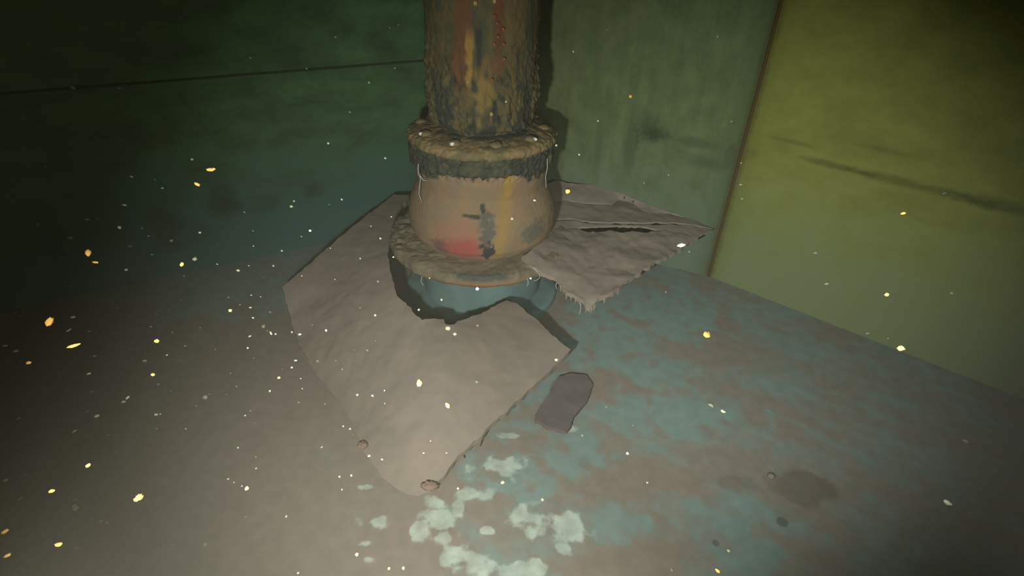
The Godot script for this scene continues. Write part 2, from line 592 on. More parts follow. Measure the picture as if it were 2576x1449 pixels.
func build_riser():
	var t := thing("riser_pipe", AXIS, "crusted vertical riser pipe with bolted flanges and red-patched bulb-shaped fitting above the floor", "pipe")
	var crust := vertex_paint(0.92)
	var brown := Color(0.390, 0.335, 0.220)
	var olive := Color(0.290, 0.300, 0.230)
	var red := Color(0.400, 0.265, 0.190)
	var ochre := Color(0.600, 0.480, 0.240)
	var black := Color(0.190, 0.210, 0.200)

	var barrel_move := func(a: float, y: float, r: float) -> Vector2:
		var p := around(a) * r
		p.y = y * 0.75
		var low := smoothstep(0.98, 0.78, y)
		var patch := smoothstep(-0.25, 0.35, noise.get_noise_3d(p.x * 8 + 4, p.y * 8, p.z * 8))
		return Vector2((0.006 + 0.022 * low) * patch * pillows(p, 13.0) + 0.002 + (0.002 + 0.005 * low) * fine.get_noise_3d(p.x * 70, y * 50, p.z * 70) - 0.002, 0)
	var barrel_tint := func(a: float, y: float, r: float) -> Color:
		var p := around(a) * 0.178
		var s := wrapf(a, -PI, PI)
		var n1 := noise.get_noise_3d(p.x * 12, y * 3.0, p.z * 12)
		var n2 := fine.get_noise_3d(p.x * 34, y * 22, p.z * 34)
		var n3 := noise.get_noise_3d(p.x * 26 + 9, y * 4.0, p.z * 26)
		var low := smoothstep(0.90, 0.78, y + 0.10 * n1)
		var c := brown.lerp(olive, clampf(0.34 + 1.3 * n1 + 1.0 * n2 + 0.3 * low + 0.25 * smoothstep(0.6, 1.1, absf(s)), 0, 1))
		c = c.lerp(red, 0.75 * smoothstep(0.16, 0.06, absf(s + 0.35) + 0.12 * n3 + 0.05 * n2) * smoothstep(0.76, 0.84, y + 0.06 * n2))
		c = c.lerp(red, 0.85 * smoothstep(0.15, 0.04, absf(s - 0.27) + 0.12 * n3 + 0.05 * n2) * smoothstep(0.80, 0.90, y + 0.06 * n2))
		c = c.lerp(ochre, 0.8 * smoothstep(0.07, 0.02, absf(s + 0.21) + 0.07 * n3 + 0.04 * n2) * smoothstep(0.80, 0.84, y) * smoothstep(0.99, 0.94, y))
		c = c.lerp(black, 0.75 * smoothstep(0.07, 0.02, absf(s + 0.05) + 0.05 * n3) * smoothstep(0.83, 0.87, y) * smoothstep(1.0, 0.96, y + 0.05 * n2))
		c = c.lerp(black, 0.7 * smoothstep(0.06, 0.02, absf(s - 0.65) + 0.05 * n3) * smoothstep(0.80, 0.84, y) * smoothstep(0.95, 0.90, y))
		c = c.lerp(black, 0.8 * low * smoothstep(-0.15, 0.25, n1 + 0.6 * n2))
		c = c.lerp(ochre, 0.5 * smoothstep(0.12, 0.03, Vector2((s - 0.02) * 0.5, y - 0.79).length() + 0.04 * n2))
		return c
	put("pipe_barrel", turned([[0.645, 0.150], [0.672, 0.150], [0.680, 0.168], [0.70, 0.173], [0.74, 0.172], [0.85, 0.173], [1.12, 0.174]], 320, 0.0055, barrel_move, barrel_tint), crust, t)

	put("pipe_barrel", turned([[1.118, 0.178], [TOP, 0.178]], 96, 0.05, func(_a: float, _y: float, _r: float) -> Vector2: return Vector2.ZERO, barrel_tint), crust, t)

	# knobs of growth on the barrel
	var knob_mat := paint(Color(0.540, 0.330, 0.220))
	var pale_knob := paint(Color(0.620, 0.540, 0.340))
	var spots := [Vector2(0.189, 1.009), Vector2(0.236, 0.992), Vector2(0.337, 0.976), Vector2(0.252, 0.957), Vector2(0.194, 0.938), Vector2(0.349, 0.937), Vector2(0.361, 0.897), Vector2(0.160, 0.841), Vector2(-0.232, 0.833), Vector2(-0.103, 1.041), Vector2(0.158, 0.741), Vector2(0.187, 1.047)]
	for i in spots.size():
		var at: Vector3 = around(spots[i].x) * 0.180 + Vector3(0, spots[i].y, 0)
		var rr := 0.0045 if i < 9 else 0.006
		put("growth_knob", lump(Vector3(rr, rr * 1.15, rr), i * 3.0, 0.4, 8), knob_mat if i < 8 else pale_knob, t, at)

	# upper flange pair with silt on top
	var fl_move := func(a: float, y: float, r: float) -> Vector2:
		var p := around(a) * r
		p.y = y
		var b := pillows(p, 19.0)
		var small := fine.get_noise_3d(p.x * 60, y * 45, p.z * 60)
		var rim := smoothstep(0.22, 0.248, r)
		var side := smoothstep(0.630, 0.616, y)
		return Vector2(rim * (0.010 * b - 0.003 + (0.003 + 0.006 * side) * small), (1.0 - side) * (0.006 * b + 0.0015 * small) + side * rim * (0.010 * small - (0.016 + 0.05 * smoothstep(0.4, 0.8, absf(wrapf(a, -PI, PI)))) * b * smoothstep(0.585, 0.566, y)))
	var fl_tint := func(a: float, y: float, r: float) -> Color:
		var p := around(a) * r
		var n1 := noise.get_noise_3d(p.x * 15, y * 8, p.z * 15)
		var n2 := fine.get_noise_3d(p.x * 48, y * 30, p.z * 48)
		var top := Color(0.520, 0.450, 0.310)
		var c := top.lerp(olive, clampf(0.12 + 0.8 * n1 + 0.5 * n2, 0, 0.5))
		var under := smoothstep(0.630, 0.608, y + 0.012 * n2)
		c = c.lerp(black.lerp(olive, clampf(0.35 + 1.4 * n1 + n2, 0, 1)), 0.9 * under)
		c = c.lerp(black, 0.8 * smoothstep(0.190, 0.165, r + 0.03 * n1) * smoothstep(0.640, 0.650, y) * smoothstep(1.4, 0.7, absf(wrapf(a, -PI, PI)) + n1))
		return c
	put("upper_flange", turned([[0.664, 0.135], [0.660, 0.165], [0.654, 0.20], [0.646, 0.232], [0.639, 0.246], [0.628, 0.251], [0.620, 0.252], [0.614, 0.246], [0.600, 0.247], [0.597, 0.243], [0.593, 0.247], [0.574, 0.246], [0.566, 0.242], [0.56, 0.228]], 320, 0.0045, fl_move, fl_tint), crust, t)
	# nuts round the flange, each with a bare worn face
	var nut_mat := paint(Color(0.460, 0.410, 0.290))
	var bare := paint(Color(0.80, 0.80, 0.74), 0.5)
	bare.metallic_specular = 0.5
	for k in 10:
		var a := 0.21 + TAU * k / 10.0
		var at := around(a) * 0.206 + Vector3(0, 0.654, 0)
		var nut := put("flange_nut", lump(Vector3(0.020, 0.010, 0.020), 40.0 + k, 0.18, 10), nut_mat, t, at)
		if k in [1, 8, 9]:
			put("worn_face", lump(Vector3(0.0078, 0.0058, 0.003), 60.0 + k, 0.3, 8), bare, nut, around(a) * 0.0182 + Vector3(0.0, 0.002, 0))

	# bulb-shaped fitting
	var bell_move := func(a: float, y: float, r: float) -> Vector2:
		var p := around(a) * r
		var collar := smoothstep(0.53, 0.55, y)
		return Vector2(0.0025 * noise.get_noise_3d(p.x * 9, y * 9, p.z * 9) + 0.0012 * fine.get_noise_3d(p.x * 60, y * 60, p.z * 60) + 0.010 * collar * fine.get_noise_3d(p.x * 50, y * 40, p.z * 50), 0)
	var tan_ := Color(0.530, 0.440, 0.330)
	var bell_tint := func(a: float, y: float, r: float) -> Color:
		var s := wrapf(a, -PI, PI)
		var p := around(a) * 0.26
		var n1 := noise.get_noise_3d(p.x * 10, y * 10, p.z * 10)
		var n2 := fine.get_noise_3d(p.x * 42, y * 42, p.z * 42)
		var n3 := noise.get_noise_3d(p.x * 26, y * 5, p.z * 26)
		var c := tan_.lerp(Color(0.480, 0.430, 0.350), clampf(0.35 + 0.9 * n1, 0, 1))
		c = c.lerp(ochre, 0.55 * smoothstep(0.16, 0.03, absf(s - 0.22 - 0.75 * (y - 0.33)) + 0.07 * n3))
		c = c.lerp(Color(0.570, 0.400, 0.320), 0.8 * smoothstep(1.25, 0.1, Vector2((s + 0.30) / 0.48, (y - 0.365) / 0.075).length() + 0.25 * n1))
		c = c.lerp(Color(0.380, 0.270, 0.280), 0.7 * smoothstep(1.2, 0.6, Vector2((s + 0.55) / 0.16, (y - 0.312) / 0.03).length() + 0.3 * n2))
		c = c.lerp(Color(0.580, 0.290, 0.270), 0.9 * smoothstep(1.25, 0.3, Vector2((s + 0.22) / 0.32, (y - 0.318) / 0.048).length() + 0.3 * n1 + 0.25 * n2))
		c = c.lerp(Color(0.300, 0.320, 0.300), 0.75 * smoothstep(1.2, 0.7, Vector2((s - 0.06) / 0.105, (y - 0.375) / 0.065).length() + 0.9 * n2 + 0.5 * n1))
		c = c.lerp(black, 0.9 * smoothstep(1.1, 0.75, Vector2((s - 0.065) / 0.085, (y - 0.312) / 0.032).length() + 0.9 * n2))
		c = c.lerp(black, 0.8 * smoothstep(1.1, 0.7, Vector2((s - 0.01) / 0.035, (y - 0.454) / 0.014).length() + 0.5 * n2))
		c = c.lerp(black, 0.85 * smoothstep(1.1, 0.7, Vector2((s + 0.13) / 0.13, (y - 0.427 + 0.02 * s) / 0.006).length() + 0.5 * n2))
		c = c.lerp(Color(0.300, 0.320, 0.300), 0.6 * smoothstep(1.2, 0.5, Vector2((s - 0.72) / 0.24, (y - 0.355) / 0.04).length() + 0.6 * n2 + 0.4 * n1))
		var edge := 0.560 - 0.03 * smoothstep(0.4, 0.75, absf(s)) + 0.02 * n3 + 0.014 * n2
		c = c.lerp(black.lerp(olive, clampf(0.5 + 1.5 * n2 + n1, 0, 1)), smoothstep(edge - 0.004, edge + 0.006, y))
		c = c.lerp(ochre, 0.8 * smoothstep(0.055, 0.03, absf(s - 0.37) + 0.03 * n2) * smoothstep(0.46, 0.50, y))
		return c
	put("bulb_body", turned([[0.57, 0.236], [0.53, 0.234], [0.50, 0.229], [0.478, 0.226], [0.468, 0.226], [0.438, 0.241], [0.399, 0.256], [0.36, 0.265], [0.33, 0.267], [0.30, 0.263], [0.275, 0.250], [0.255, 0.232], [0.235, 0.205]], 320, 0.005, bell_move, bell_tint), crust, t)

	# lower flange under a thick ring of silt
	var lo_move := func(a: float, y: float, r: float) -> Vector2:
		var s := wrapf(a, -PI, PI)
		var p := around(a) * r
		p.y = y
		var b := pillows(p, 10.0)
		var big := noise.get_noise_3d(p.x * 11 + 3, y * 6, p.z * 11)
		var small := fine.get_noise_3d(p.x * 45, y * 40, p.z * 45)
		var rim := smoothstep(0.25, 0.32, r)
		var left := smoothstep(-0.35, -1.0, s)
		return Vector2(rim * (0.008 * big + 0.013 * (0.1 + left) * b + 0.003 * small + 0.008 * left), (0.006 * big + (0.003 + 0.016 * left) * b) * smoothstep(0.20, 0.25, y) + 0.0015 * small)
	var lo_tint := func(a: float, y: float, r: float) -> Color:
		var s := wrapf(a, -PI, PI)
		var p := around(a) * r
		var n1 := noise.get_noise_3d(p.x * 12, y * 10, p.z * 12)
		var n2 := fine.get_noise_3d(p.x * 45, y * 45, p.z * 45)
		var c: Color = Color(0.470, 0.430, 0.340).lerp(Color(0.400, 0.370, 0.300), clampf(0.4 + 0.9 * n1 + 0.4 * n2, 0, 1))
		c = c.lerp(Color(0.300, 0.320, 0.300), 0.9 * smoothstep(1.2, 0.7, Vector2((s + 0.03) / 0.30, (y - 0.246) / 0.012).length() + 0.7 * n2) * smoothstep(0.30, 0.315, r))
		c = c.lerp(Color(0.580, 0.420, 0.300), 0.6 * smoothstep(0.24, 0.225, y + 0.008 * n2) * smoothstep(0.5, 0.1, absf(s)) * smoothstep(0.28, 0.31, r))
		return c
	put("lower_flange", turned([[0.268, 0.205], [0.262, 0.245], [0.259, 0.275], [0.256, 0.305], [0.250, 0.322], [0.24, 0.329], [0.222, 0.330], [0.212, 0.324], [0.208, 0.30], [0.212, 0.22]], 320, 0.005, lo_move, lo_tint), crust, t)

	# stub below the flange and its foot on the tank floor
	var stub_tint := func(a: float, y: float, r: float) -> Color:
		var p := around(a) * r
		return Color(0.400, 0.500, 0.480).lerp(Color(0.340, 0.440, 0.430), clampf(0.4 + noise.get_noise_3d(p.x * 9, y * 6, p.z * 9), 0, 1))
	var still := func(_a: float, _y: float, _r: float) -> Vector2: return Vector2.ZERO
	put("stub_pipe", turned([[0.215, 0.228], [0.03, 0.228]], 120, 0.02, still, stub_tint), crust, t)
	put("foot_flange", turned([[0.03, 0.20], [0.032, 0.285], [0.028, 0.295], [0.0, 0.297]], 120, 0.02, still, stub_tint), crust, t)

	# pale threads of growth
	var thread := paint(Color(0.660, 0.700, 0.680))
	for s in [[-0.95, 0.252, 0.55, [Vector3(0, 0.02, 0), Vector3(-0.002, -0.01, 0.002), Vector3(0.006, -0.03, 0.004), Vector3(0.0, -0.05, 0.0), Vector3(-0.004, -0.085, 0.002), Vector3(0.004, -0.115, 0.0)]],
			[-0.93, 0.250, 0.53, [Vector3(0, 0, 0), Vector3(0.008, -0.012, 0.004), Vector3(0.02, -0.016, 0.0)]],
			[0.62, 0.332, 0.232, [Vector3(-0.02, 0.022, 0), Vector3(-0.008, 0.01, 0.004), Vector3(0.0, 0.004, 0.0), Vector3(0.004, -0.016, 0.0), Vector3(-0.006, -0.026, 0.002), Vector3(-0.016, -0.03, 0)]],
			[0.48, 0.331, 0.225, [Vector3(0, 0.0, 0), Vector3(0.003, -0.014, 0.002), Vector3(-0.001, -0.03, 0)]],
			[-0.66, 0.333, 0.215, [Vector3(0, 0.0, 0), Vector3(-0.004, -0.02, 0.002), Vector3(0.003, -0.036, 0)]],
			[0.98, 0.254, 0.56, [Vector3(0, 0.03, 0), Vector3(0.002, 0.0, 0), Vector3(-0.002, -0.03, 0.002), Vector3(0.002, -0.07, 0)]]]:
		var pts := []
		for q in s[3]:
			pts.append(around(s[0]) * s[1] + Vector3(q.x, s[2] + q.y, q.z))
		put("growth_thread", strand(pts, 0.0014, 0.0009, 6), thread, t)


# ---------------------------------------------------------------- the silt-covered sheets

func silt_tint(x: float, z: float) -> Color:
	var n := noise.get_noise_2d(x * 6, z * 6)
	var f := fine.get_noise_2d(x * 30, z * 30)
	return Color(0.525, 0.480, 0.425).lerp(Color(0.485, 0.450, 0.405), clampf(0.45 + 0.8 * n + 0.3 * f, 0, 1))


func build_left_sheet():
	var t := thing("silted_sheet", Vector3.ZERO, "smooth brown silt-covered sheet sloping from the pipe down to the floor, straight right edge", "sheet")
	var m := vertex_paint(0.95)
	put("silt_cover", sheet([Vector3(-0.522, 0.235, -2.203), Vector3(-0.576, 0.228, -2.063), Vector3(-0.639, 0.212, -1.924), Vector3(-0.724, 0.170, -1.775), Vector3(-0.820, 0.115, -1.645), Vector3(-0.771, 0.050, -1.550), Vector3(-0.708, 0.012, -1.447), Vector3(-0.599, -0.002, -1.302), Vector3(-0.500, -0.004, -1.188), Vector3(-0.443, -0.004, -1.112), Vector3(-0.406, -0.004, -1.034), Vector3(-0.331, -0.004, -0.944), Vector3(-0.271, -0.004, -0.900), Vector3(-0.223, -0.004, -0.888), Vector3(-0.182, 0.000, -0.901), Vector3(-0.129, 0.040, -0.979), Vector3(-0.072, 0.058, -1.039), Vector3(0.014, 0.078, -1.140), Vector3(0.094, 0.095, -1.232), Vector3(0.160, 0.105, -1.314), Vector3(0.190, 0.110, -1.357), Vector3(0.154, 0.118, -1.395), Vector3(0.123, 0.125, -1.432), Vector3(0.085, 0.135, -1.485), Vector3(0.052, 0.142, -1.507), Vector3(0.018, 0.150, -1.540), Vector3(-0.015, 0.155, -1.555), Vector3(-0.048, 0.160, -1.515), Vector3(-0.092, 0.165, -1.467), Vector3(-0.133, 0.170, -1.421), Vector3(-0.168, 0.172, -1.395), Vector3(-0.176, 0.172, -1.370), Vector3(-0.200, 0.174, -1.370), Vector3(-0.209, 0.176, -1.396), Vector3(-0.243, 0.180, -1.399), Vector3(-0.278, 0.184, -1.381), Vector3(-0.304, 0.188, -1.412), Vector3(-0.338, 0.195, -1.461), Vector3(-0.371, 0.200, -1.490), Vector3(-0.408, 0.210, -1.581), Vector3(-0.449, 0.222, -1.719), Vector3(-0.467, 0.230, -1.886), Vector3(-0.475, 0.236, -2.047), Vector3(-0.452, 0.240, -2.197)], [Vector3(-0.189, 0.178, -1.255), Vector3(-0.188, 0.150, -1.150), Vector3(-0.194, 0.100, -1.049), Vector3(-0.193, 0.060, -0.950), Vector3(-0.336, 0.125, -1.274), Vector3(-0.372, 0.085, -1.145), Vector3(-0.471, 0.140, -1.343), Vector3(-0.562, 0.170, -1.511), Vector3(-0.340, 0.050, -1.031), Vector3(-0.097, 0.140, -1.269), Vector3(-0.035, 0.110, -1.218), Vector3(-0.107, 0.085, -1.097)], 0.013, 0.022, 0.004, 0.006, 2.0, silt_tint, 0.6, [Vector2(-0.191, -1.350), Vector2(-0.191, -0.924)]), m, t)


func build_right_sheet():
	var t := thing("silted_sheet", Vector3.ZERO, "cracked silt-covered ledge between pipe and right wall corner, with a fringed hanging tip", "sheet")
	var m := vertex_paint(0.95)
	put("silt_slab", sheet([Vector3(0.111, 0.240, -1.592), Vector3(0.067, 0.262, -1.610), Vector3(0.029, 0.274, -1.640), Vector3(0.060, 0.284, -1.679), Vector3(0.108, 0.280, -1.771), Vector3(0.152, 0.262, -1.864), Vector3(0.223, 0.254, -1.901), Vector3(0.269, 0.250, -1.906), Vector3(0.314, 0.248, -1.897), Vector3(0.361, 0.249, -1.911), Vector3(0.406, 0.247, -1.899), Vector3(0.454, 0.246, -1.914), Vector3(0.507, 0.245, -1.914), Vector3(0.566, 0.244, -1.940), Vector3(0.657, 0.236, -1.925), Vector3(0.721, 0.232, -1.931), Vector3(0.676, 0.228, -1.890), Vector3(0.632, 0.226, -1.841), Vector3(0.583, 0.224, -1.787), Vector3(0.514, 0.222, -1.734), Vector3(0.428, 0.221, -1.644), Vector3(0.379, 0.220, -1.596), Vector3(0.362, 0.218, -1.564), Vector3(0.324, 0.215, -1.528), Vector3(0.290, 0.210, -1.510), Vector3(0.269, 0.200, -1.484), Vector3(0.254, 0.193, -1.473), Vector3(0.242, 0.195, -1.478), Vector3(0.237, 0.205, -1.493), Vector3(0.211, 0.215, -1.511), Vector3(0.183, 0.220, -1.523), Vector3(0.163, 0.226, -1.556), Vector3(0.138, 0.230, -1.585)], [], 0.012, 0.022, 0.010, 0.008, 5.0, silt_tint, 1.2), m, t)
	put("silt_slab", sheet([Vector3(0.111, 0.278, -1.773), Vector3(0.129, 0.266, -1.939), Vector3(0.203, 0.260, -1.964), Vector3(0.229, 0.259, -1.964), Vector3(0.287, 0.256, -1.951), Vector3(0.444, 0.252, -1.960), Vector3(0.623, 0.244, -1.994), Vector3(0.721, 0.236, -2.000), Vector3(0.791, 0.228, -1.990), Vector3(0.726, 0.227, -1.940), Vector3(0.658, 0.232, -1.932), Vector3(0.568, 0.240, -1.949), Vector3(0.514, 0.248, -1.957), Vector3(0.458, 0.250, -1.952), Vector3(0.388, 0.252, -1.949), Vector3(0.317, 0.252, -1.937), Vector3(0.247, 0.250, -1.922), Vector3(0.160, 0.256, -1.881)], [], 0.012, 0.009, 0.005, 0.002, 9.0, silt_tint), m, t)
	put("silt_slab", sheet([Vector3(0.129, 0.264, -1.951), Vector3(0.127, 0.276, -2.068), Vector3(0.169, 0.275, -2.096), Vector3(0.219, 0.273, -2.113), Vector3(0.291, 0.270, -2.098), Vector3(0.407, 0.266, -2.113), Vector3(0.443, 0.264, -2.164), Vector3(0.487, 0.260, -2.144), Vector3(0.519, 0.254, -2.087), Vector3(0.557, 0.250, -2.068), Vector3(0.660, 0.244, -2.089), Vector3(0.748, 0.234, -2.043), Vector3(0.801, 0.224, -2.007), Vector3(0.723, 0.236, -2.012), Vector3(0.625, 0.246, -2.009), Vector3(0.445, 0.255, -1.977), Vector3(0.288, 0.258, -1.966), Vector3(0.230, 0.260, -1.985), Vector3(0.204, 0.260, -1.987)], [], 0.012, 0.010, 0.006, 0.002, 14.0, silt_tint), m, t)
	put("silt_slab", sheet([Vector3(0.128, 0.273, -2.080), Vector3(0.120, 0.312, -2.184), Vector3(0.172, 0.316, -2.231), Vector3(0.238, 0.312, -2.216), Vector3(0.298, 0.308, -2.218), Vector3(0.340, 0.305, -2.220), Vector3(0.437, 0.290, -2.176), Vector3(0.484, 0.282, -2.149), Vector3(0.563, 0.268, -2.120), Vector3(0.655, 0.250, -2.078), Vector3(0.747, 0.232, -2.046), Vector3(0.658, 0.244, -2.087), Vector3(0.556, 0.250, -2.070), Vector3(0.524, 0.255, -2.095), Vector3(0.491, 0.261, -2.153), Vector3(0.440, 0.265, -2.172), Vector3(0.404, 0.267, -2.121), Vector3(0.292, 0.270, -2.112), Vector3(0.219, 0.273, -2.123), Vector3(0.169, 0.275, -2.103)], [], 0.012, 0.012, 0.006, 0.002, 19.0, silt_tint), m, t)
	var steel := func(_x: float, _z: float) -> Color: return Color(0.16, 0.17, 0.16)
	put("support_plate", sheet([Vector3(0.128, 0.185, -1.671), Vector3(0.175, 0.185, -2.074), Vector3(0.184, 0.185, -2.247), Vector3(0.360, 0.185, -2.262), Vector3(0.684, 0.185, -2.139), Vector3(0.782, 0.185, -2.031), Vector3(0.676, 0.185, -1.930), Vector3(0.440, 0.185, -1.686), Vector3(0.327, 0.180, -1.570), Vector3(0.266, 0.175, -1.531), Vector3(0.225, 0.180, -1.564), Vector3(0.154, 0.185, -1.626)], [], 0.05, 0.008, 0.0, 0.0, 1.0, steel), m, t)
	var thread := paint(Color(0.660, 0.700, 0.680))
	for s in [[Vector3(0.225, 0.205, -1.527), Vector3(0.223, 0.190, -1.519), Vector3(0.230, 0.170, -1.513), Vector3(0.229, 0.140, -1.509)], [Vector3(0.152, 0.220, -1.582), Vector3(0.147, 0.210, -1.572), Vector3(0.151, 0.195, -1.571)]]:
		put("hanging_thread", strand(s, 0.0014, 0.0008, 6), thread, t)
	var fringe := paint(Color(0.525, 0.480, 0.425))
	for s in [Vector3(0.180, 0.212, -1.530), Vector3(0.195, 0.210, -1.527), Vector3(0.244, 0.190, -1.490), Vector3(0.261, 0.190, -1.487), Vector3(0.270, 0.195, -1.494), Vector3(0.162, 0.220, -1.563), Vector3(0.210, 0.208, -1.519), Vector3(0.305, 0.205, -1.523), Vector3(0.357, 0.210, -1.571)]:
		put("silt_fringe", strand([s, s + Vector3(0.002, -0.012, 0.001), s + Vector3(0.001, -0.03, 0.0)], 0.006, 0.0012, 8), fringe, t)


# ---------------------------------------------------------------- on the floor

func build_floor_things():
	var dark := func(x: float, z: float) -> Color:
		return Color(0.385, 0.350, 0.340).lerp(Color(0.360, 0.335, 0.325), clampf(0.5 + noise.get_noise_2d(x * 14, z * 14), 0, 1))
	var c := put("flat_flake", sheet([Vector3(0.142, 0.020, -1.303), Vector3(0.158, 0.020, -1.330), Vector3(0.204, 0.020, -1.347), Vector3(0.248, 0.020, -1.344), Vector3(0.264, 0.020, -1.304), Vector3(0.247, 0.020, -1.242), Vector3(0.216, 0.020, -1.190), Vector3(0.190, 0.020, -1.157), Vector3(0.184, 0.020, -1.119), Vector3(0.169, 0.020, -1.100), Vector3(0.136, 0.020, -1.109), Vector3(0.079, 0.020, -1.140), Vector3(0.086, 0.020, -1.176), Vector3(0.108, 0.020, -1.218), Vector3(0.126, 0.020, -1.253)], [], 0.010, 0.016, 0.004, 0.004, 31.0, dark), vertex_paint(0.95))
	tag(c, "dark brown oblong flake of crust lying flat on the green floor below the notch", "debris")
	var red := paint(Color(0.490, 0.405, 0.355))
	var at := [Vector3(-0.192, 0.026, -0.900), Vector3(-0.396, 0.015, -1.032), Vector3(0.713, 0.006, -0.983)]
	tag(put("crust_lump", lump(Vector3(0.022, 0.010, 0.013), 3.0, 0.45, 14), red, self, at[0]), "reddish brown lump of crust at the pointed front tip of the sloping sheet", "debris")
	tag(put("crust_lump", lump(Vector3(0.014, 0.008, 0.012), 8.0, 0.45, 14), red, self, at[1]), "faint reddish lump of crust beside the left lower edge of the sloping sheet", "debris")
	tag(put("crust_lump", lump(Vector3(0.009, 0.006, 0.008), 12.0, 0.5, 12), paint(Color(0.485, 0.450, 0.405)), self, at[2]), "small pale lump lying at the rim of the brown oval patch on right floor", "debris")
	var wood := paint(Color(0.20, 0.18, 0.15))
	var tw := [[Vector3(-0.086, 0.050, -1.036), Vector3(-0.074, 0.040, -1.052), Vector3(-0.069, 0.020, -1.056), Vector3(-0.073, 0.006, -1.051)], [Vector3(-0.119, 0.030, -1.011), Vector3(-0.116, 0.012, -1.012), Vector3(-0.112, 0.004, -1.010)], [Vector3(-0.118, 0.030, -1.005), Vector3(-0.097, 0.035, -1.031), Vector3(-0.076, 0.045, -1.051)]]
	var names := ["thin dark curved twig sticking out under the sheet's lower right edge", "short dark twig hanging from the sheet's edge nearest its front tip", "dark straight twig lying along the sheet's lower right edge"]
	for i in tw.size():
		tag(put("twig", strand(tw[i], 0.0022, 0.0012, 6), wood), names[i], "twig", "twigs under the sheet's edge")


# ---------------------------------------------------------------- flecks drifting in the water

